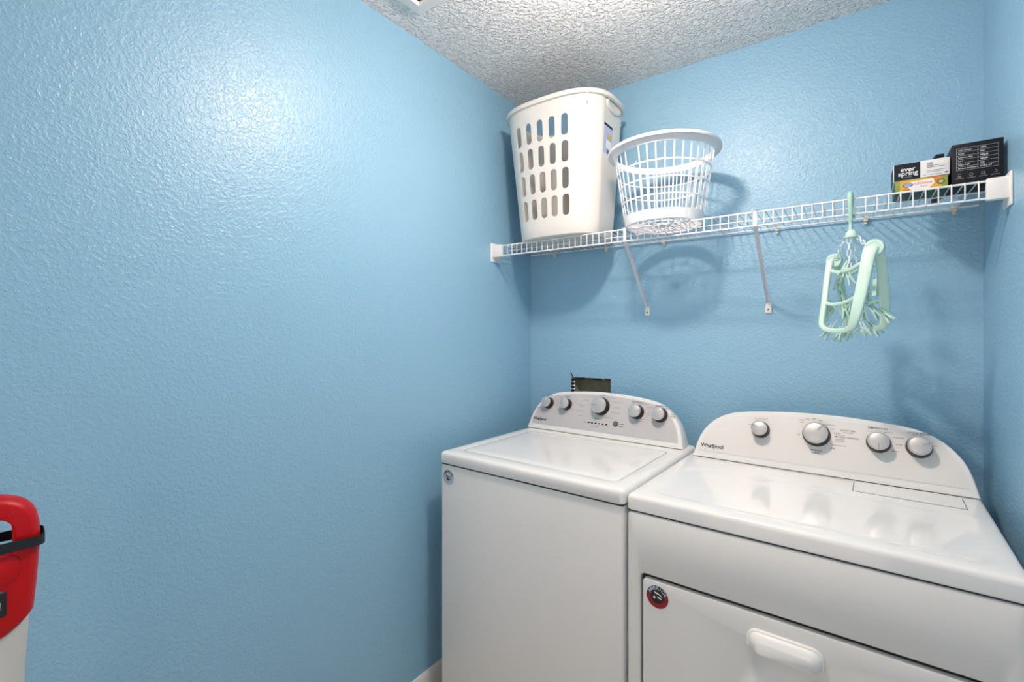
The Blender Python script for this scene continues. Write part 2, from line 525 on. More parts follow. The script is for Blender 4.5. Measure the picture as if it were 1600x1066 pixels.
for (u, v, r, a) in ((0.090, 0.116, 0.0225, 80), (0.181, 0.118, 0.0225, 80), (0.343, 0.125, 0.033, 182), (0.497, 0.118, 0.0255, 5), (0.589, 0.116, 0.0255, 40)):
    knob(wa, M, u, v, r, 0.032, math.radians(a), 'sticker_white' if r < 0.025 else 'print_grey')
bt = part('start_button', MB().lathe([(0.0105, 0), (0.0105, 0.003), (0.009, 0.0042), (0.001, 0.0042)], 28, M(0.417, 0.062, 0.001)), 'grey_plastic', wa, 40)
part('button_mark', MB().tube([M(0.417, 0.062, 0.0054) @ Vector((0.004 * math.cos(a), 0.004 * math.sin(a), 0)) for a in [i * PI / 6 for i in range(12)]], 0.0004, 5, closed=True), 'print_soft', bt)
for i in range(6):
    u = 0.298 + i * 0.0158
    q = [(u - 0.004, 0.0515), (u + 0.004, 0.0515), (u + 0.004, 0.0565), (u - 0.004, 0.0565)]
    part('indicator', MB().loops([[P(a, b, 0.0008) for a, b in q], [P(a, b, 0.0018) for a, b in q]]), 'knob_black', wa)
brand(wa, M, 0.024, 0.043, 0.0165)
marks(wa, P, [(0.28, 0.054, 0.011), (0.432, 0.063, 0.02), (0.432, 0.055, 0.014), (0.075, 0.151, 0.026), (0.165, 0.152, 0.03), (0.472, 0.157, 0.046), (0.567, 0.150, 0.044)], 'print_dark')
marks(wa, P, [(0.052, 0.127, 0.010), (0.046, 0.105, 0.012), (0.03, 0.09, 0.024), (0.135, 0.12, 0.014), (0.14, 0.145, 0.01), (0.138, 0.094, 0.02), (0.21, 0.1, 0.01),
              (0.26, 0.145, 0.026), (0.235, 0.122, 0.034), (0.245, 0.116, 0.016), (0.232, 0.098, 0.04), (0.245, 0.078, 0.034), (0.30, 0.072, 0.04), (0.318, 0.0655, 0.012),
              (0.29, 0.162, 0.02), (0.33, 0.17, 0.022), (0.375, 0.165, 0.024), (0.392, 0.147, 0.04), (0.398, 0.126, 0.028), (0.39, 0.104, 0.04), (0.365, 0.083, 0.04),
              (0.315, 0.042, 0.03), (0.50, 0.151, 0.04), (0.535, 0.14, 0.028), (0.535, 0.122, 0.016), (0.535, 0.112, 0.016), (0.515, 0.092, 0.036), (0.495, 0.083, 0.05),
              (0.60, 0.142, 0.036), (0.628, 0.13, 0.018), (0.628, 0.122, 0.016), (0.628, 0.114, 0.018)], 'print_grey', 'dial_marks')
sticker(wa, 0.0405, 0.845, 0.0275, 'sticker_pale', 'sticker_pale', 'sticker_navy', 0.0035)['label'] = 'pale round AMERICA sticker'
for x in (0.05, 0.65):
    for y in (0.06, 0.57): foot(wa, x, y)

# ---- dryer ----
DD = math.radians(2.0)
dr = empty('clothes_dryer', (-0.4936, 1.2155, 0), -DD)
tag(dr, 'white front-loading clothes dryer with four knobs and a pull handle, right of the washer', 'dryer')
DW = 0.752; ZD = 0.9215
part('cabinet', MB().box((0.003, 0.018, 0.03), (DW - 0.003, 0.64, 0.877)), 'enamel', dr, 30)
mb = MB(); o_ = []
F0 = (0.003, DW - 0.003, 0.03, 0.877)
D0 = (0.0385, 0.7135, 0.13, 0.7225)
for ins, y in ((0.0, 0.018), (0.0, 0.008), (0.002, 0.0025), (0.007, 0.0)):
    o_.append([(x, y, z) for x, z in rrect(F0[0] + ins, F0[1] - ins, F0[2] + ins, F0[3] - ins, 0.01, 6)])
for ins, y in ((-0.003, 0.0), (0.0, 0.002), (0.001, 0.005), (0.001, 0.017)):
    o_.append([(x, y, z) for x, z in rrect(D0[0] + ins, D0[1] - ins, D0[2] + ins, D0[3] - ins, 0.014, 6)])
mb.loops(o_, False, False)
part('front_panel', mb, 'enamel', dr, 40)
part('door_gap', MB().box((D0[0], 0.0165, D0[2]), (D0[1], 0.0178, D0[3])), 'seam_dark', dr)  # dark sheet at the back of the groove, standing in for its shade
# door with a finger pocket
mb = MB(); o_ = []
g = 0.0075
for ins, y in ((g, 0.014), (g, 0.004), (g + 0.0015, 0.001), (g + 0.005, 0.0)):
    o_.append([(x, y, z) for x, z in rrect(D0[0] + ins, D0[1] - ins, D0[2] + ins, D0[3] - ins - 0.0035, 0.012, 6)])
for ins, y in ((0.0, 0.0), (0.004, 0.003), (0.016, 0.009), (0.03, 0.0115)):
    o_.append([(x, y, z) for x, z in rrect(0.306 + ins, 0.438 - ins, 0.572 + ins, 0.668 - ins * 0.4, 0.03 - ins * 0.6, 6)])
mb.loops(o_, False, True)
door = part('door', mb, 'enamel', dr, 40)
# pull handle
hx0, hx1, hz0, hz1 = 0.297, 0.448, 0.634, 0.679
def hl(ins, y, lo=0.0):
    r = 0.024 - ins * 0.75
    pts = []
    x0, x1, z1 = hx0 + ins, hx1 - ins, hz1 - ins
    z0 = hz0 + lo
    for i in range(9):
        a = PI / 2 * i / 8; pts.append((x1 - r + r * math.cos(a), y, z1 - r + r * math.sin(a)))
    for i in range(9):
        a = PI / 2 + PI / 2 * i / 8; pts.append((x0 + r + r * math.cos(a), y, z1 - r + r * math.sin(a)))
    pts += [(x0, y, z0 + 0.004), (x0 + 0.006, y, z0), (x1 - 0.006, y, z0), (x1, y, z0 + 0.004)]
    return pts
def hl2(top, y, side=0.006):
    # rounded bar front: upper part slopes back
    out = []
    for p in hl(0.006, y):
        out.append((p[0] + (side if p[0] < 0.37 else -side) * 0.0, y, min(p[2], top) if p[2] > hz0 + 0.01 else p[2]))
    return out
mb = MB().loops([hl(0, 0.0005), hl(0, -0.004), hl(0.0015, -0.006), hl(0.0045, -0.0062), hl(0.0055, -0.0085), hl(0.0095, -0.0130), hl(0.0145, -0.0165), hl(0.0180, -0.0186), hl(0.0200, -0.0205)], False, True)
part('handle', mb, 'plastic_white', door, 50)
sticker(dr, 0.086, 0.672, 0.0302, 'sticker_navy', 'sticker_red', 'sticker_pale', -0.0003)['label'] = 'round red and navy AMERICA sticker'
part('seam', MB().box((0.006, 0.006, 0.875), (DW - 0.006, 0.63, 0.8825)), 'seam_dark', dr)
mb = MB(); o_ = []
for ins, z in ((0.0025, 0.8805), (0, 0.883), (0, 0.909), (0.0015, 0.9155), (0.005, 0.9195), (0.011, ZD)):
    o_.append([(x, y, z) for x, y in rrect(ins, DW - ins, ins, 0.655 - ins, 0.013, 6)])
for (a, z) in ((0.0, ZD), (0.008, ZD - 0.0012), (0.016, ZD - 0.0034), (0.03, ZD - 0.004)):
    o_.append([(x, y, z) for x, y in rrect(0.04 + a, 0.72 - a, 0.045 + a, 0.372 - a, 0.045, 6)])
mb.loops(o_, True, True)
part('top_panel', mb, 'enamel_top', dr, 40)
lg = part('lint_screen_gap', MB().box((0.481, 0.3965, ZD - 0.001), (0.711, 0.497, ZD + 0.0004)), 'seam_dark', dr)
part('lint_screen_door', MB().box((0.4826, 0.3986, ZD - 0.001), (0.7094, 0.5, ZD + 0.0012)), 'enamel_top', lg, 30, bevel=0.0005, bseg=1)
part('console_gap', MB().box((0.027, 0.512, ZD - 0.001), (0.741, 0.56, ZD + 0.0022)), 'seam_dark', dr)
P, M = make_console(dr, 0.384, 0.3645, 0.51, ZD + 0.0018, 0.632, 'fascia_white')
for (u, v, r, a) in ((0.229, 0.116, 0.0245, 155), (0.3845, 0.121, 0.0335, 50), (0.538, 0.117, 0.0265, 270), (0.6275, 0.116, 0.0265, 22)):
    knob(dr, M, u, v, r, 0.035, math.radians(a), 'print_grey')
brand(dr, M, 0.046, 0.040, 0.0175)
for s, u, v, sz, m in (('AUTO DRY', 0.446, 0.141, 0.0078, 'print_dark'), ('TEMPERATURE', 0.512, 0.158, 0.0072, 'print_dark'), ('CYCLE SIGNAL', 0.603, 0.155, 0.0078, 'print_dark'),
                       ('ENERGY PREFERRED', 0.440, 0.120, 0.0058, 'print_dark'), ('WRINKLE', 0.370, 0.071, 0.0072, 'print_dark'), ('SHIELD', 0.373, 0.063, 0.0072, 'print_dark'),
                       ('TIMED', 0.334, 0.161, 0.0062, 'print_grey'), ('DRY', 0.339, 0.154, 0.0058, 'print_grey'), ('WRINKLE SHIELD', 0.208, 0.152, 0.0052, 'print_soft'), ('OFF', 0.421, 0.083, 0.0072, 'print_dark'),
                       ('OFF', 0.332, 0.114, 0.0062, 'print_grey'), ('OFF', 0.421, 0.142, 0.0058, 'print_grey'), ('OFF', 0.628, 0.149, 0.005, 'print_grey')):
    text('lettering', s, sz, m, dr, M(u, v, 0.0012), bold=sz * 0.006)
q = [(0.431, 0.118), (0.437, 0.119), (0.4385, 0.1225), (0.4325, 0.1215)]
part('leaf_mark', MB().loops([[P(a, b, 0.0009) for a, b in q], [P(a, b, 0.0015) for a, b in q]]), 'print_dark', dr)
marks(dr, P, [(0.452, 0.135, 0.026), (0.43, 0.131, 0.018), (0.43, 0.1265, 0.028), (0.434, 0.113, 0.024), (0.434, 0.108, 0.024), (0.425, 0.094, 0.036), (0.405, 0.154, 0.03), (0.355, 0.166, 0.012), (0.372, 0.169, 0.012), (0.39, 0.165, 0.01),
              (0.55, 0.149, 0.022), (0.572, 0.137, 0.024), (0.577, 0.117, 0.016), (0.568, 0.097, 0.017), (0.612, 0.1495, 0.012), (0.658, 0.125, 0.009), (0.19, 0.13, 0.009)], 'print_grey', 'dial_marks')
for x in (0.05, 0.70):
    for y in (0.06, 0.58): foot(dr, x, y)

# ------------------------------------------------------------------ wire shelf
ZS = 1.7338; YS = 1.66; YW = 1.957; ZL = 1.6905
sh = empty('wire_shelf', (-0.489, YW, ZS))
so = tuple(-c for c in sh.location)
tag(sh, 'long white wire shelf mounted across the blue back wall', 'shelf')
wm = MB().tube([(0, YW, ZS + 0.0035), (0, YS + 0.004, ZS + 0.0035), (0, YS - 0.0022, ZS + 0.0015), (0, YS - 0.0036, ZS - 0.004), (0, YS - 0.0036, ZL)], 0.0017, 6).mesh('cross_wire', 50)
x = -1.2385; k = 0
while x < 0.275:
    link('cross_wire', wm, 'wire_white', sh, (so[0] + x, so[1], so[2])); x += 0.0254
x0, x1 = XL + 0.012, XR - 0.012
for (y, z, r) in ((YS, ZS, 0.0029), (YS - 0.0004, ZL, 0.0029), (1.775, ZS - 0.0006, 0.0026), (YW, ZS - 0.0004, 0.003)):
    part('rail', MB().tube([(x0, y, z), (x1, y, z)], r, 8), 'wire_white', sh, 50, loc=so)
for (cx, cz) in ((-1.1538, 0), (-0.8874, 0), (-0.6313, 0), (-0.2205, 0), (0.0378, 0), (0.2531, 0)):
    c = MB().box((cx - 0.006, YW - 0.007, ZS - 0.0125), (cx + 0.006, YB - 0.0003, ZS - 0.003))
    c.tube([(cx - 0.008, YW - 0.001, ZS), (cx + 0.008, YW - 0.001, ZS)], 0.0055, 10)
    c.box((cx - 0.0045, YW - 0.001, ZS - 0.020), (cx + 0.0045, YB - 0.0003, ZS - 0.0120))
    part('wall_clip', c, 'clip_ivory', sh, 40, bevel=0.0012, bseg=1, loc=so)
for side in (-1, 1):
    xw = XL if side < 0 else XR
    xe = -1.2455 if side < 0 else 0.2735
    a, b = sorted((xw + side * -0.0003, xe))
    br = part('end_bracket', MB().box((a, YS - 0.0095, ZL - 0.0055), (b, YS + 0.012, ZS + 0.006)), 'plastic_white', sh, 40, bevel=0.0035, bseg=2, loc=so)
    a, b = sorted((xw - side * 0.0003, xw - side * 0.006))
    part('bracket_plate', MB().box((a, 1.6435, 1.667), (b, 1.712, 1.750)), 'plastic_white', br, 40, bevel=0.0025, bseg=2)
    part('screw', MB().lathe([(0.0035, 0), (0.003, 0.0015), (0.001, 0.0018)], 10, frame_mat((xw - side * 0.0062, 1.701, 1.743), (0, 1, 0), (0, 0, side * -1), (-side, 0, 0))), 'screw_grey', br)
for (tx, bx) in ((-0.677, -0.704), (-0.247, -0.2495)):
    P0 = Vector((tx, YS - 0.004, ZL + 0.002)); P1 = Vector((bx, YB - 0.007, 1.462)); d = (P1 - P0).normalized()
    X = Vector((1, 0, 0)); X = (X - d * X.dot(d)).normalized(); N = X.cross(d)
    sec = [(-0.0065, -0.002), (0.0, 0.0035), (0.0065, -0.002), (0.0065, -0.0005), (0.0, 0.005), (-0.0065, -0.0005)]
    mb = MB().loops([[P0 + X * a + N * b for a, b in sec], [P1 + X * a + N * b for a, b in sec]])
    mb.box((tx - 0.0055, YS - 0.0085, ZL - 0.003), (tx + 0.0055, YS - 0.0052, ZS + 0.005))
    mb.box((tx - 0.0095, YS - 0.0085, ZS + 0.003), (tx + 0.0055, YS + 0.012, ZS + 0.0062))
    bc = part('support_brace', mb, 'brace_white', sh, 40, loc=so)
    L = []
    for y, ins in ((YB - 0.0004, 0), (YB - 0.006, 0), (YB - 0.0075, 0.002)):
        L.append([(bx + a, y, 1.426 + b) for a, b in ((-0.0105 + ins, ins), (0.0105 - ins, ins), (0.0105 - ins, 0.022), (0.0065 - ins, 0.040 - ins), (-0.0065 + ins, 0.040 - ins), (-0.0105 + ins, 0.022))])
    part('foot_plate', MB().loops(L), 'plastic_white', bc, 40)
    part('screw', MB().lathe([(0.0035, 0), (0.003, 0.0016), (0.001, 0.0018)], 10, frame_mat((bx, YB - 0.0075, 1.439), (1, 0, 0), (0, 0, 1), (0, -1, 0))), 'screw_grey', bc)
ZDK = ZS + 0.0053      # top of the deck wires

# ------------------------------------------------------------------ hamper
HC = (-0.993, 1.765)
hp = empty('laundry_hamper', (HC[0], HC[1], ZDK))
tag(hp, 'tall white plastic laundry hamper with oval slots at the left end of the shelf', 'hamper')


def sup(a, b, t, n=2.8, clampx=None):
    c, s_ = math.cos(t), math.sin(t)
    x = a * abs(c) ** (2 / n) * (1 if c >= 0 else -1); y = b * abs(s_) ** (2 / n) * (1 if s_ >= 0 else -1)
    if clampx is not None: x = max(-clampx * a, min(clampx * a, x))
    return x, y


HH = 2.28 - ZDK
def hdim(z):
    f = z / HH
    return 0.186 + (0.234 - 0.186) * f, 0.143 + (0.179 - 0.143) * f


def hring(z, off=0.0, n=96, clampx=0.955):
    a, b = hdim(z)
    return [Vector((x + 0.012 * (1 - z / HH), y, z)) for x, y in (sup(a + off, b + off, 2 * PI * (j + 0.5) / n, 2.8, clampx) for j in range(n))]


L = [hring(0.0, -0.006), hring(0.002, -0.002), hring(0.008, 0)]
for i in range(1, 13): L.append(hring(HH * i / 12))
th = 0.0028
Lin = [hring(HH * i / 12, -th) for i in range(12, 0, -1)] + [hring(0.008, -th), hring(0.004, -0.006)]
me = MB().loops(L + Lin, True, True).mesh('hamper_body')
tmp = link('hamper_tmp', me, 'hamper_white')
cut = MB()
# slot columns: seen from the viewpoint at fixed columns of the front
S_, C_ = math.sin(TH), math.cos(TH)
def pix(x, y, z):
    d = -x * S_ + y * C_; r = x * C_ + y * S_
    return 800 + 740.6 * r / d, 519.5 - 740.6 * (z - 1.355) / d
ROWS = [(0.376, 0.46), (0.276, 0.358), (0.175, 0.257), (0.073, 0.155)]
for col in range(7):
    uu = (-0.57 + 0.245 * col)          # fraction of the half width
    if col > 4: continue
    for z0, z1 in ROWS:
        L2 = []
        zc = (z0 + z1) / 2
        a, b = hdim(zc)
        # surface point at this width fraction
        fx = uu
        fy = -(1 - abs(fx) ** 2.8) ** (1 / 2.8)
        p = Vector((a * fx + 0.012 * (1 - zc / HH), b * fy, zc))
        nrm = Vector((math.copysign(abs(fx) ** 1.8, fx) / a, -abs(fy) ** 1.8 / b, 0)).normalized()
        tx = Vector((-nrm.y, nrm.x, 0)) * (1 if -nrm.y > 0 else -1)
        slope = Vector((fx * (0.234 - 0.186) / HH, fy * (0.179 - 0.143) / HH, 1)).normalized()
        hw = 0.0138; hh = (z1 - z0) / 2
        loop = []
        for i in range(9):
            t = PI * i / 8; loop.append((hw * math.cos(t), hh - hw + hw * math.sin(t)))
        for i in range(9):
            t = PI + PI * i / 8; loop.append((hw * math.cos(t), -hh + hw + hw * math.sin(t)))
        cut.loops([[p + tx * u + slope * v + nrm * w for u, v in loop] for w in (-0.012, 0.012)])
cme = cut.mesh('hamper_cut')
ct = link('hamper_cut', cme, 'hamper_white')
mod = tmp.modifiers.new('b', 'BOOLEAN'); mod.operation = 'DIFFERENCE'; mod.object = ct; mod.solver = 'EXACT'
dg = bpy.context.evaluated_depsgraph_get()
me2 = bpy.data.meshes.new_from_object(tmp.evaluated_get(dg))
bpy.data.objects.remove(tmp); bpy.data.objects.remove(ct)
me2.shade_smooth(); me2.set_sharp_from_angle(angle=math.radians(28)); me2.materials.clear()
link('body', me2, 'hamper_white', hp)
# rolled rim
def rring(dz, off, n=96):
    a, b = 0.234, 0.179
    out = []
    for j in range(n):
        t = 2 * PI * (j + 0.5) / n
        x, y = sup(a + off, b + off, t, 2.8)
        out.append(Vector((x, y, HH + dz)))
    return out
L = [rring(-0.02, 0.0005), rring(-0.018, 0.008), rring(-0.004, 0.0095), rring(0.0, 0.006), rring(0.0, -0.002), rring(-0.004, -0.0035), rring(-0.018, -0.003), rring(-0.02, 0.0005)]
rim = part('rim', MB().loops(L, False, False), 'hamper_white', hp, 50)
for s_ in (-1, 1):
    M = frame_mat((s_ * 0.2255, 0.0, HH - 0.03), (0, s_, 0), (0, 0, 1), (s_, 0, 0))
    L = []
    for r, w in ((0.066, -0.006), (0.066, 0.001), (0.062, 0.003), (0.052, 0.0035), (0.046, 0.0015)):
        L.append([M @ Vector((r * math.cos(2 * PI * i / 32), min(0.016, r * 0.42 * math.sin(2 * PI * i / 32)), w)) for i in range(32)])
    part('hand_grip', MB().loops(L, False, True), 'hamper_white', hp, 50)
    mb = MB().box((s_ * 0.205 - 0.004, 0.085, HH - 0.07), (s_ * 0.205 + 0.010, 0.1, HH - 0.012))
    part('hook_tab', mb, 'hamper_white', hp, 30, bevel=0.002)
part('gate_rib', MB().box((0.186, -0.1585, HH - 0.058), (0.189, -0.152, HH - 0.015)), 'hamper_white', hp)
# label on the right end
lx = 0.955
def lab(u, z, w):
    a, b = hdim(z); return (a * lx + w + 0.012 * (1 - z / HH), u, z)
def labq(u0, u1, z0, z1, w): return MB().loops([[lab(u0, z0, 0.0002), lab(u1, z0, 0.0002), lab(u1, z1, 0.0002), lab(u0, z1, 0.0002)], [lab(u0, z0, w), lab(u1, z0, w), lab(u1, z1, w), lab(u0, z1, w)]])
lb = part('paper_label', labq(-0.07, 0.005, 0.318, 0.432, 0.0008), 'label_lilac', hp, label='printed paper label')
part('label_band', labq(-0.07, 0.005, 0.421, 0.43, 0.0011), 'box_black', lb)
part('label_picture', labq(-0.04, 0.0, 0.375, 0.395, 0.0011), 'label_tan', lb)
part('label_panel', labq(-0.045, 0.003, 0.34, 0.37, 0.0011), 'box_white', lb)
for i in range(7):
    part('barcode_bar', labq(-0.036 + i * 0.0055, -0.033 + i * 0.0055 + (i % 2) * 0.001, 0.32, 0.335, 0.0011), 'box_black', lb)

# ------------------------------------------------------------------ round basket
BC = (-0.558, 1.722)
bk = empty('laundry_basket', (BC[0], BC[1], ZDK))
tag(bk, 'round white openwork plastic basket with thin ribs, beside the hamper', 'basket')
BH = 2.014 - ZDK; RB, RT = 0.134, 0.176
def brad(z): return RB + (RT - RB) * z / BH
n = 64
def ring(r, z): return [(r * math.cos(2 * PI * j / n), r * math.sin(2 * PI * j / n), z) for j in range(n)]
part('rim', MB().loops([ring(RT - 0.004, BH - 0.027), ring(RT - 0.001, BH - 0.027), ring(RT + 0.004, BH - 0.008), ring(RT + 0.016, BH - 0.0085), ring(RT + 0.0205, BH - 0.013), ring(RT + 0.0215, BH - 0.012), ring(RT + 0.0215, BH - 0.004),
                        ring(RT + 0.017, BH), ring(RT + 0.002, BH), ring(RT - 0.001, BH - 0.003), ring(RT - 0.004, BH - 0.027)], False, False), 'basket_white', bk, 45)
part('base_band', MB().loops([ring(RB - 0.004, 0.0), ring(RB, 0.002), ring(brad(0.036), 0.036), ring(brad(0.036) - 0.003, 0.037), ring(RB - 0.004, 0.004), ring(RB - 0.004, 0.0)], False, False), 'basket_white', bk, 45)
mb = MB()
for r in (0.045, 0.09):
    mb.tube([(r * math.cos(2 * PI * j / 40), r * math.sin(2 * PI * j / 40), 0.003) for j in range(40)], 0.0022, 6, closed=True)
for j in range(14):
    a = 2 * PI * j / 14
    mb.tube([(0.02 * math.cos(a), 0.02 * math.sin(a), 0.003), ((RB - 0.003) * math.cos(a), (RB - 0.003) * math.sin(a), 0.003)], 0.0018, 5)
mb.lathe([(0.024, 0.001), (0.024, 0.005)], 24)
part('base_grid', mb, 'basket_white', bk, 50)
NR = 36
z0, z1 = 0.03, BH - 0.012
rm = MB().loops([[(brad(z0) - 0.0022, -0.0022, z0), (brad(z0) + 0.0002, -0.0022, z0), (brad(z0) + 0.0002, 0.0022, z0), (brad(z0) - 0.0022, 0.0022, z0)],
                 [(brad(z1) - 0.0022, -0.0022, z1), (brad(z1) + 0.0002, -0.0022, z1), (brad(z1) + 0.0002, 0.0022, z1), (brad(z1) - 0.0022, 0.0022, z1)]]).mesh('rib')
for i in range(NR):
    ad = 360 * i / NR
    if i == 25:
        # the snapped rib
        zz = BH * 0.62
        pts = [(brad(z0) - 0.001, 0, z0), (brad(zz) - 0.001, 0, zz), (brad(zz + 0.02) - 0.004, 0.003, zz + 0.02), (brad(zz + 0.035) - 0.008, 0.012, zz + 0.035)]
        o = part('broken_rib', MB().tube(pts, [0.002, 0.002, 0.0018, 0.0008], 6), 'basket_white', bk, 50)
        o['label'] = 'snapped rib bent inward'
    else:
        o = link('rib', rm, 'basket_white', bk)
    o.rotation_euler = (0, 0, math.radians(ad))
for f in (0.30, 0.50, 0.70):
    z = BH * f; r = brad(z) - 0.001
    part('hoop', MB().loops([ring(r - 0.0015, z - 0.0022), ring(r + 0.0012, z - 0.0022), ring(r + 0.0015, z + 0.0022), ring(r - 0.0012, z + 0.0022), ring(r - 0.0015, z - 0.0022)], False, False), 'basket_white', bk, 45)


# ------------------------------------------------------------------ cartons on the right end
def carton(name, x0, x1, y0, y1, z0, z1, m, label, rz=0.0):
    e = empty(name, ((x0 + x1) / 2, (y0 + y1) / 2, z0), rz)
    hx, hy = (x1 - x0) / 2, (y1 - y0) / 2
    part('carton', MB().box((-hx, -hy, 0), (hx, hy, z1 - z0)), m, e, 30, bevel=0.0012, bseg=2)
    tag(e, label, 'box')
    return e, hx, hy, z1 - z0


def front_quad(u0, u1, v0, v1, y, w): return MB().box((u0, y - w, v0), (u1, y, v1))
def Mfront(u, v, y): return frame_mat((u, y, v), (1, 0, 0), (0, 0, 1), (0, -1, 0))


# black lamp carton
e, hx, hy, h = carton('lamp_carton', 0.2145, 0.3110, 1.69, 1.80, ZDK, 1.8475, 'box_black', 'square black printed carton against the right wall on the shelf')
y = -hy
tx0, tx1, tz0, tz1 = -hx * 0.82, hx * 0.80, h * 0.36, h * 0.885
mb = MB(); lw = 0.0004
for i in range(7):
    z = tz0 + (tz1 - tz0) * i / 6; mb.box((tx0, y - 0.0004, z - lw), (tx1, y + 0.0002, z + lw))
for xx in (tx0, tx0 + (tx1 - tx0) * 0.52, tx1): mb.box((xx - lw, y - 0.0004, tz0), (xx + lw, y + 0.0002, tz1))
part('printed_table', mb, 'print_line', e)
for i, (a, b) in enumerate((('Input Voltage', '120V'), ('Power', '9W'), ('Luminous Flux', '900LM'), ('CCT', '3000K'), ('Beam Angle', '110'), ('Product Dimension', '6.10 x 0.9'))):
    z = tz1 - (tz1 - tz0) * (i + 0.5) / 6
    text('lettering', a, 0.0047, 'print_light', e, Mfront(tx0 + 0.003, z, y - 0.0003), bold=0.00005)
    text('lettering', b, 0.0054, 'print_light', e, Mfront(tx0 + (tx1 - tx0) * 0.52 + 0.004, z, y - 0.0003), bold=0.00012)
mb = MB()
for i in range(4):
    cx = -hx * 0.7 + i * hx * 0.46; cz = h * 0.235
    Mi = Mfront(cx, cz, y - 0.0004)
    if i == 1: mb.tube([Mi @ Vector((0.0032 * math.cos(a), 0.0032 * math.sin(a), 0)) for a in [k * PI / 6 for k in range(12)]], 0.0005, 5, closed=True); mb.box((cx - 0.001, y - 0.0006, cz - 0.005), (cx + 0.001, y, cz - 0.0035))
    elif i == 2: mb.box((cx - 0.0035, y - 0.0005, cz - 0.002), (cx + 0.0035, y, cz - 0.0012)); mb.box((cx - 0.0035, y - 0.0005, cz + 0.0022), (cx + 0.0035, y, cz + 0.003)); mb.box((cx - 0.0035, y - 0.0005, cz - 0.002), (cx - 0.0027, y, cz + 0.003)); mb.box((cx + 0.0027, y - 0.0005, cz - 0.002), (cx + 0.0035, y, cz + 0.003)); mb.box((cx - 0.004, y - 0.0005, cz - 0.004), (cx + 0.004, y, cz - 0.0032))
    elif i == 3: mb.tube([Mi @ Vector((0.0032 * math.cos(a), 0.0032 * math.sin(a), 0)) for a in [-2.2 + k * 0.42 for k in range(11)]], 0.0006, 5)
    else: mb.tube([Mi @ Vector((0.0025 * math.cos(a), 0.0025 + 0.002 * math.sin(a), 0)) for a in [k * PI / 5 for k in range(6)]], 0.0005, 5); mb.box((cx - 0.0035, y - 0.0005, cz - 0.0035), (cx + 0.0035, y, cz - 0.0015))
    mb.box((cx - 0.008, y - 0.0005, cz - 0.0082), (cx + 0.008, y, cz - 0.0072))
part('printed_icons', mb, 'print_line', e)

# green and yellow carton lying under the ever spring carton
e, hx, hy, h = carton('yellow_carton', 0.0975, 0.2085, 1.70, 1.80, ZDK, 1.776, 'box_dark_green', 'yellow and green carton lying under the white and black carton')
y = -hy
part('front_print', front_quad(-hx + 0.001, hx - 0.001, 0.0008, h - 0.001, y, 0.0004), 'box_yellow', e)
part('printed_patch', front_quad(-hx + 0.001, -hx + 0.011, 0.0008, h - 0.001, y, 0.0007), 'box_green', e)
part('printed_patch', front_quad(hx - 0.013, hx - 0.001, 0.0008, h - 0.001, y, 0.0007), 'box_green', e)
part('printed_patch', front_quad(hx - 0.034, hx - 0.013, h * 0.55, h - 0.001, y, 0.0006), 'box_orange', e)
part('printed_patch', front_quad(-hx + 0.018, -hx + 0.04, 0.0008, h * 0.3, y, 0.0006), 'box_orange', e)
q = [(-0.022, 0.008), (0.016, 0.006), (0.028, 0.02), (0.026, 0.032), (-0.02, 0.030), (-0.03, 0.02)]
part('printed_panel', MB().loops([[(a, y, b) for a, b in q], [(a, y - 0.0008, b) for a, b in q]]), 'box_white', e)
def ell(cx, cz, a, b, y0, y1, nn=28): return MB().loops([[(cx + a * math.cos(2 * PI * i / nn), yy, cz + b * math.sin(2 * PI * i / nn)) for i in range(nn)] for yy in (y0, y1)])
ov = part('oval_badge', ell(-0.0275, 0.0215, 0.0115, 0.0058, y, y - 0.0009), 'box_blue', e)
part('oval_field', ell(-0.0275, 0.0215, 0.0095, 0.0042, y, y - 0.0012), 'label_lilac', ov)
text('lettering', 'Great Value', 0.0038, 'box_blue', e, Mfront(-0.0275, 0.0215, y - 0.0013), 'CENTER', bold=0.00006)
text('lettering', 'Ultimate', 0.0105, 'print_orange', e, Mfront(0.005, 0.0235, y - 0.0009), 'CENTER', bold=0.0001)
text('lettering', 'CLEAN', 0.005, 'print_orange', e, Mfront(0.006, 0.0145, y - 0.0009), 'CENTER')
sl = part('round_seal', ell(0.0405, 0.0205, 0.008, 0.0072, y, y - 0.0009), 'box_dark_green', e)
part('seal_field', ell(0.0405, 0.0205, 0.0062, 0.0055, y, y - 0.0012), 'box_green', sl)
text('lettering', '60', 0.0065, 'box_white', e, Mfront(0.0405, 0.0205, y - 0.0014), 'CENTER', bold=0.0001)

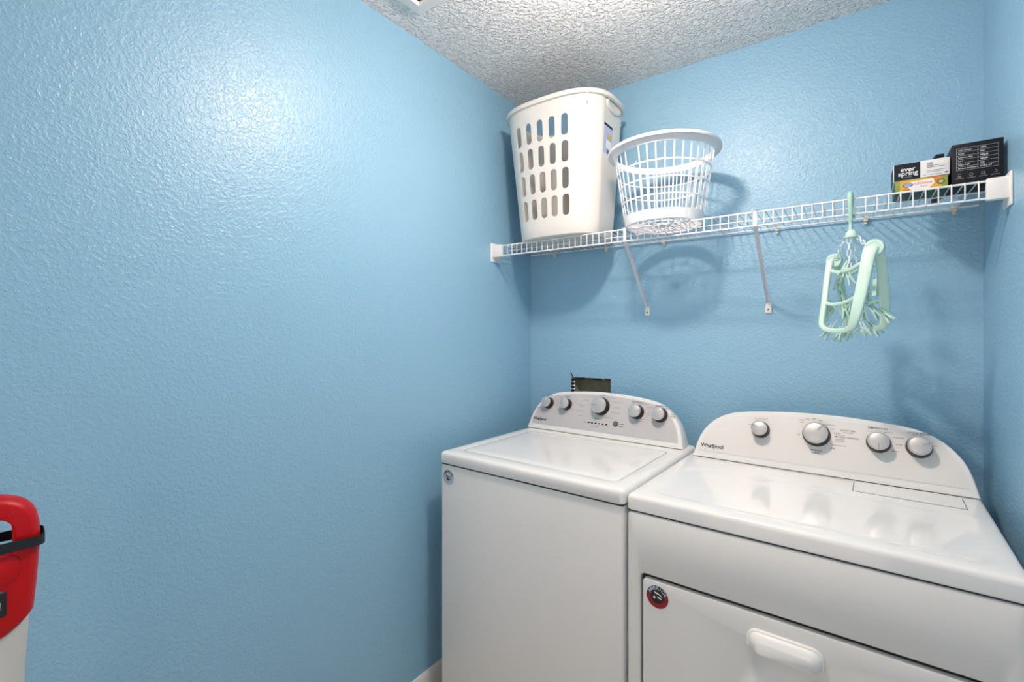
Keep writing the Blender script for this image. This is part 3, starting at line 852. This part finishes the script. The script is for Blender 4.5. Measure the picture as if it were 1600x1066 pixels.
# ever spring carton on top
e, hx, hy, h = carton('ever_spring_carton', 0.0955, 0.2115, 1.70, 1.812, 1.7765, 1.8225, 'box_white', 'black and white dryer sheet carton lettered ever spring, on the yellow one')
e.name = 'dryer_sheet_carton'
e['label'] = 'black and white carton lettered ever spring lying on the yellow carton'
y = -hy
part('front_print', front_quad(-hx + 0.0005, -0.002, 0.0005, h - 0.0008, y, 0.0004), 'box_teal_black', e)
part('end_print', MB().box((-hx - 0.0004, -hy + 0.03, 0.0005), (-hx, hy - 0.002, h - 0.0008)), 'box_teal_black', e)
text('lettering', 'ever', 0.0175, 'box_white', e, Mfront(-0.028, 0.0285, y - 0.0005), 'CENTER', bold=0.0002)
text('lettering', 'spring', 0.0175, 'box_white', e, Mfront(-0.028, 0.0175, y - 0.0005), 'CENTER', bold=0.0002)
mb = MB()
for (u, v, w) in ((0.012, 0.029, 0.032), (0.012, 0.025, 0.036), (0.012, 0.0165, 0.04), (0.012, 0.0125, 0.034), (0.018, 0.0055, 0.024), (0.004, 0.0055, 0.006), (-0.04, 0.0075, 0.02)):
    mb.box((u, y - 0.0006, v - 0.0006), (u + w, y + 0.0002, v + 0.0006))
part('fine_print', mb, 'print_grey', e)['kind'] = 'stuff'
part('printed_patch', front_quad(0.012, 0.024, 0.026, 0.039, y, 0.0004), 'box_grey', e)
part('seal_mark', ell(0.051, 0.0065, 0.0032, 0.0018, y, y - 0.0007), 'print_dark', e)

# dark carton just showing behind
carton('dark_carton', 0.194, 0.2125, 1.822, 1.875, ZDK, 1.8675, 'box_teal_black', 'dark carton corner peeking out behind the ever spring carton', 0.1)

# ------------------------------------------------------------------ folding clip hanger (mint)
def ray(px, py):
    a = (px - 800) / 740.6; b = (519.5 - py) / 740.6
    return Vector((-S_ + a * C_, C_ + a * S_, b))
def at(px, py, Y):
    r = ray(px, py); t = Y / r.y
    return Vector((r.x * t, Y, 1.355 + r.z * t))
HX = at(1329, 345, YS - 0.004).x
hg = empty('clip_hanger', (HX, YS, ZS))
go = tuple(-c for c in hg.location)
tag(hg, 'mint green folding clip hanger with many pegs hooked on the shelf front', 'hanger')
yh = YS - 0.010
# hook: a clamp loop over the front rail
pts = [(HX, yh - 0.002, 1.665), (HX, yh - 0.004, 1.70), (HX - 0.001, yh - 0.006, 1.735), (HX - 0.001, yh - 0.002, 1.7475), (HX, YS + 0.006, 1.752), (HX + 0.001, YS + 0.014, 1.7455), (HX + 0.003, YS + 0.017, 1.725), (HX + 0.006, YS + 0.014, 1.700), (HX + 0.006, YS + 0.006, 1.684)]
part('hook', MB().tube(pts, [0.005, 0.0055, 0.006, 0.0065, 0.0065, 0.0062, 0.006, 0.0055, 0.004], 10), 'mint_dark', hg, 60, loc=go)
part('hook_stem', MB().tube([(HX, yh - 0.002, 1.668), (HX, yh - 0.001, 1.640)], [0.0042, 0.0042], 10), 'mint', hg, 60, loc=go)
hub = Vector((HX + 0.002, yh - 0.001, 1.633))
part('hub', MB().lathe([(0.005, 0.012), (0.009, 0.010), (0.0135, 0.002), (0.0155, -0.008), (0.015, -0.010)], 20, Matrix.Translation(hub)), 'mint', hg, 45, loc=go)
A = at(1303.5, 407.5, 1.70); B = at(1366.5, 387, 1.585)          # hinge discs
ax = (B - A).normalized()
for c, r, s_ in ((A, 0.0205, -1), (B, 0.0225, 1)):
    # flat disc facing outwards along the hinge axis, turned towards the room
    nrm = (Vector((-0.25, -1.0, 0.0))).normalized()
    X = Vector((0, 0, 1)).cross(nrm).normalized(); Y = nrm.cross(X)
    M = frame_mat(c, X, Y, nrm)
    dsc = part('hinge_disc', MB().lathe([(r * 0.9, -0.008), (r, -0.006), (r, 0.004), (r * 0.93, 0.007), (r * 0.6, 0.0075), (r * 0.56, 0.0066), (r * 0.4, 0.0072), (0.001, 0.0076)], 30, M), 'mint', hg, 40, loc=go)


def bar(name, pts, w, t, m='mint', nrm=None):
    # flattened bar along a path, width given along the path
    P = [Vector(p) for p in pts]; n_ = len(P); L = []
    nrm = (nrm or Vector((-0.3, -1, 0))).normalized()
    for i in range(n_):
        d = (P[min(i + 1, n_ - 1)] - P[max(i - 1, 0)]).normalized()
        N = (nrm - d * nrm.dot(d)).normalized(); X = d.cross(N)
        if isinstance(w, (list, tuple)):
            f = i / (n_ - 1) * (len(w) - 1); k = min(int(f), len(w) - 2); ww = w[k] + (w[k + 1] - w[k]) * (f - k)
        else: ww = w
        row = []
        for k in range(16):
            a = 2 * PI * (k + 0.5) / 16; x, y_ = math.cos(a), math.sin(a)
            x = math.copysign(abs(x) ** 0.6, x); y_ = math.copysign(abs(y_) ** 0.6, y_)
            row.append(P[i] + X * ww * x + N * t * y_)
        L.append(row)
    return part(name, MB().loops(L), m, hg, 50, loc=go)


def smoothpath(ctrl, n=8):
    P = [Vector(p) for p in ctrl]; out = []
    P = [P[0] * 2 - P[1]] + P + [P[-1] * 2 - P[-2]]
    for i in range(1, len(P) - 2):
        for k in range(n):
            t = k / n
            out.append(0.5 * ((2 * P[i]) + (P[i + 1] - P[i - 1]) * t + (2 * P[i - 1] - 5 * P[i] + 4 * P[i + 1] - P[i + 2]) * t * t + (3 * P[i] - P[i - 1] - 3 * P[i + 1] + P[i + 2]) * t ** 3))
    out.append(P[-2]); return out


front = [at(1297, 408, 1.695), at(1292, 440, 1.672), at(1288, 475, 1.648), at(1284, 503, 1.632), at(1287, 512, 1.622), at(1297, 516.5, 1.61), at(1314, 517, 1.585), at(1326, 514, 1.565), at(1333, 506, 1.553), at(1340, 480, 1.55), at(1349, 440, 1.562), at(1357, 400, 1.575), at(1362, 386, 1.582)]
bar('folding_frame', smoothpath(front, 6), [0.009, 0.0085, 0.008, 0.0075, 0.007, 0.007, 0.007, 0.008, 0.011, 0.0135, 0.0145, 0.0155, 0.017], 0.006)
back = [at(1308, 410, 1.71), at(1314, 440, 1.738), at(1320, 475, 1.757), at(1325, 505, 1.77), at(1332, 517, 1.765), at(1350, 518, 1.73), at(1370, 514, 1.68), at(1381, 506, 1.645), at(1383, 480, 1.632), at(1380, 440, 1.615), at(1375, 400, 1.595), at(1370, 388, 1.588)]
bar('folding_frame', smoothpath(back, 6), [0.009, 0.008, 0.007, 0.007, 0.007, 0.007, 0.008, 0.010, 0.0115, 0.0115, 0.012, 0.013], 0.006, nrm=Vector((-0.2, -1, 0)))
#=Vector((-0.2, -1, 0)))
bar('cross_bar', smoothpath([at(1296, 422, 1.686), at(1309, 425.5, 1.66), at(1328, 421, 1.62), at(1350, 409, 1.573)], 5), 0.005, 0.0045)
bar('cross_bar', smoothpath([at(1289, 473, 1.65), at(1302, 476, 1.625), at(1322, 472, 1.59), at(1340, 462, 1.557)], 5), 0.005, 0.0045)
bar('cross_bar', smoothpath([at(1313, 432, 1.735), at(1330, 428, 1.70), at(1352, 417, 1.655), at(1378, 411, 1.612)], 5), 0.0045, 0.004, 'mint_dark')
bar('cross_bar', smoothpath([at(1321, 482, 1.76), at(1340, 480, 1.73), at(1362, 473, 1.68), at(1382, 468, 1.63)], 5), 0.0045, 0.004, 'mint_dark')
# chains
def chain(a, b, n_, w=0.0046):
    a, b = Vector(a), Vector(b); d = (b - a) / n_; dn = d.normalized()
    s1 = dn.cross(Vector((0.3, 1, 0))).normalized(); s2 = dn.cross(s1)
    for i in range(n_):
        c = a + d * (i + 0.5); X = s1 if i % 2 == 0 else (s1 * 0.5 + s2 * 0.87)
        hl_ = d.length * 0.5 + 0.0012; pts = []
        for k in range(12):
            t = 2 * PI * k / 12
            pts.append(c + X * (w * math.cos(t)) + dn * (math.copysign(max(0, hl_ - w), math.sin(t)) + w * math.sin(t)))
        part('chain_link', MB().tube(pts, 0.0013, 6, closed=True), 'link_clear', hg, 60, loc=go)
hA, hB, hC = hub + Vector((-0.014, 0, -0.008)), hub + Vector((-0.006, -0.006, -0.009)), hub + Vector((0.013, 0, -0.008))
chain(hA, A + Vector((0.001, -0.009, 0.002)), 5)
chain(hB, at(1327, 421, 1.622), 5)
chain(hC, at(1354, 384, 1.58), 4)
chain(hub + Vector((0.006, 0.006, -0.009)), at(1340, 424, 1.685), 5, 0.0034)


# pegs: two spread jaws with a pivot
def peg_mesh():
    mb = MB()
    for s_ in (-1, 1):
        prof = [(s_ * 0.0008, 0.0), (s_ * 0.0042, 0.001), (s_ * 0.0062, 0.016), (s_ * 0.0058, 0.024), (s_ * 0.0096, 0.046), (s_ * 0.0062, 0.047), (s_ * 0.0016, 0.028), (s_ * 0.0012, 0.016)]
        mb.loops([[(x, -0.0056, -z) for x, z in prof], [(x, 0.0056, -z) for x, z in prof]])
    mb.tube([(0, -0.0062, -0.021), (0, 0.0062, -0.021)], 0.004, 8)
    return mb.mesh('peg', 30)
pm = peg_mesh()
tw = MB().tube([(0, 0, 0), (0, 0, 0.022)], 0.0007, 5).mesh('peg_cord', 60)
pegs = [(1322, 432, 1.70, 20, 25, 1), (1312, 440, 1.715, -12, 60, 1), (1327, 418, 1.64, -28, 10, 1), (1311, 462, 1.72, 10, 50, 1), (1369, 446, 1.645, 2, 80, 1), (1356, 455, 1.69, -5, 70, 0),
        (1303, 490, 1.655, -38, 5, 1), (1317, 483, 1.69, 8, 40, 1), (1327, 486, 1.70, -10, 15, 0), (1312, 478, 1.735, 14, 60, 1), (1347, 485, 1.66, 4, 60, 1), (1360, 487, 1.70, 32, 5, 0),
        (1374, 492, 1.605, 42, 0, 1), (1345, 512, 1.66, 22, 25, 1), (1302, 518, 1.64, -35, 10, 0), (1316, 520, 1.63, -18, 10, 0), (1332, 518, 1.64, -30, 0, 1), (1293, 478, 1.655, 5, 85, 1), (1322, 515, 1.69, 12, 40, 0), (1358, 513, 1.69, 38, 5, 1)]
for (px, py, Y, roll, yaw, c) in pegs:
    p = at(px, py - 10, Y)
    o = link('peg', pm, None, hg, (p.x + go[0], p.y + go[1], p.z + go[2]))
    if not pm.materials: pm.materials.append(MATS['mint'])
    o.rotation_euler = (0, math.radians(-roll), math.radians(yaw - 30))
    t = link('peg_cord', tw, 'link_clear', o, (0, 0, -0.004))

# ------------------------------------------------------------------ red upright cleaner at the left edge
DV = 0.72; PC = -12.0
K = DV / 740.6
vr = (PC - 800) / 740.6 * DV
vx, vy = -S_ * DV + C_ * vr, C_ * DV + S_ * vr
PHI = math.atan((800 - PC) / 740.6)
vc = empty('upright_floor_cleaner', (vx, vy, 0), TH + PHI)
tag(vc, 'upright floor cleaner with red loop handle, black strap and white body, at the left wall', 'vacuum')
def V(px, py): return ((px - PC) * K * math.cos(PHI), 1.355 - (py - 519.5) * K)
oR = [(-12, 779), (0, 780), (12, 782), (22, 785), (34, 789), (45, 795), (55, 804), (62, 815), (66, 830), (68, 848), (67, 870), (65, 895), (62, 925), (59, 950), (56, 973), (46, 984), (34, 993), (18, 1002), (2, 1008), (-12, 1010)]
iR = [(-12, 816), (-4, 816.5), (3, 818), (8, 820), (12, 823), (16, 826), (18.5, 830), (19.5, 836), (20, 842), (20, 848), (20, 854), (19.5, 860), (18, 866), (15, 870), (11, 872), (7, 873), (3, 873.5), (-2, 874), (-7, 874), (-12, 874)]
def mirror(l): return [V(*p) for p in l] + [V(2 * PC - p[0], p[1]) for p in reversed(l[1:-1])]
O = mirror(oR); I = mirror(iR)
def off(l, k, toward):
    n_ = len(l); out = []
    for i in range(n_):
        a = Vector(l[i - 1]); b = Vector(l[(i + 1) % n_]); t = (b - a).normalized(); nn = Vector((-t.y, t.x))
        out.append(tuple(Vector(l[i]) + nn * k * toward))
    return out
sgn = -1
L = [[(x, 0.040, z) for x, z in off(O, 0.009, sgn)], [(x, 0.034, z) for x, z in off(O, 0.004, sgn)], [(x, 0.024, z) for x, z in O], [(x, 0.012, z) for x, z in O], [(x, 0.003, z) for x, z in off(O, 0.003, sgn)], [(x, -0.003, z) for x, z in off(O, 0.007, sgn)], [(x, -0.005, z) for x, z in off(O, 0.011, sgn)],
     [(x, -0.004, z) for x, z in off(I, -0.004, sgn)], [(x, 0.0, z) for x, z in off(I, -0.001, sgn)], [(x, 0.008, z) for x, z in I], [(x, 0.026, z) for x, z in I], [(x, 0.038, z) for x, z in off(I, -0.003, sgn)], [(x, 0.040, z) for x, z in off(O, 0.009, sgn)]]
hd = part('loop_handle', MB().loops(L, False, False), 'red_plastic', vc, 45)
px, pz = V(21, 805.5)
part('screw', MB().lathe([(0.0026, 0), (0.0022, 0.001), (0.0005, 0.0012)], 12, frame_mat((px, -0.0035, pz), (1, 0, 0), (0, 0, 1), (0, -1, 0))), 'screw_grey', hd)
px, pz = V(50.5, 870.5)
part('screw_hole', MB().lathe([(0.0034, 0), (0.0034, 0.0006)], 12, frame_mat((px, -0.0030, pz), (1, 0, 0), (0, 0, 1), (0, -1, 0))), 'rubber_black', hd)
# recessed hand panel and trigger below the opening
def panel(l, y0, y1, ins, m, name, parent=vc):
    pts = mirror(l)
    return part(name, MB().loops([[(x, y0, z) for x, z in pts], [(x, y1 + 0.003, z) for x, z in pts], [(x, y1, z) for x, z in off(pts, ins, sgn)]]), m, parent, 40)
panel([(-12, 874), (10, 874), (26, 876), (32, 884), (33, 896), (29, 910), (18, 918), (-12, 920)], 0.01, -0.0085, 0.006, 'red_plastic', 'grip_panel')
panel([(-12, 926), (4, 926), (11, 930), (11, 966), (4, 968), (-12, 968)], 0.0, -0.0075, 0.003, 'rubber_black', 'trigger_slot')
panel([(-12, 941), (-2, 941), (1, 944), (0, 956), (-4, 960), (-12, 960)], 0.0, -0.0105, 0.003, 'pole_white', 'trigger')
# rubber strap round the handle
zA = V(0, 850)[1]; zB = V(0, 866)[1]
def strap(x, y, z0, z1): return [(x, y, z0), (x, y, z1)]
xe = V(74, 0)[0]
path = []
for i in range(48):
    x, y_ = sup(xe, 0.029, 2 * PI * i / 48, 5.0); path.append((x, 0.0165 + y_, 0.0015 * (y_ > 0)))
n_ = len(path); L4 = [[], [], [], []]
rows = []
for i, (x, y_, dz) in enumerate(path):
    a = Vector(path[i - 1][:2]); b = Vector(path[(i + 1) % n_][:2]); t = (b - a).normalized(); nn = Vector((t.y, -t.x)) * 0.0012
    rows.append([(x, y_, zA + dz), (x + nn.x, y_ + nn.y, zA + dz), (x + nn.x, y_ + nn.y, zB + dz), (x, y_, zB + dz)])
mb = MB().loops(rows + [rows[0]], False, False)
part('strap', mb, 'rubber_black', vc, 50)
# white body, tapering in towards the bottom of the frame and widening to the base
def oval(hw, y0, y1, z, n_=28):
    cy = (y0 + y1) / 2; hy = (y1 - y0) / 2; out = []
    for i in range(n_):
        x, y_ = sup(hw, hy, 2 * PI * i / n_, 2.6); out.append((x, cy + y_, z))
    return out
zt = V(0, 960)[1]
L = [oval(V(50, 0)[0], 0.003, 0.034, zt), oval(V(48, 0)[0], 0.003, 0.036, V(0, 1000)[1]), oval(V(42, 0)[0], 0.003, 0.04, V(0, 1066)[1]), oval(0.034, 0.004, 0.046, 0.7), oval(0.034, 0.004, 0.05, 0.52), oval(0.05, 0.0, 0.06, 0.44)]
part('body_shell', MB().loops(L), 'pole_white', vc, 50)
L = [oval(0.05, 0.0, 0.06, 0.45), oval(0.09, -0.03, 0.075, 0.42), oval(0.105, -0.05, 0.08, 0.3), oval(0.11, -0.06, 0.085, 0.18), oval(0.1, -0.05, 0.08, 0.1)]
part('tank', MB().loops(L), 'red_plastic', vc, 50)
L = [oval(0.145, -0.16, 0.1, 0.012), oval(0.15, -0.17, 0.105, 0.03), oval(0.145, -0.16, 0.1, 0.07), oval(0.11, -0.1, 0.085, 0.115)]
part('floor_head', MB().loops(L), 'grey_plastic', vc, 50)
for s_ in (-1, 1):
    part('wheel', MB().lathe([(0.03, -0.012), (0.034, -0.008), (0.034, 0.008), (0.03, 0.012)], 24, frame_mat((s_ * 0.152, 0.06, 0.0345), (0, 1, 0), (0, 0, 1), (1, 0, 0))), 'rubber_black', vc, 40)
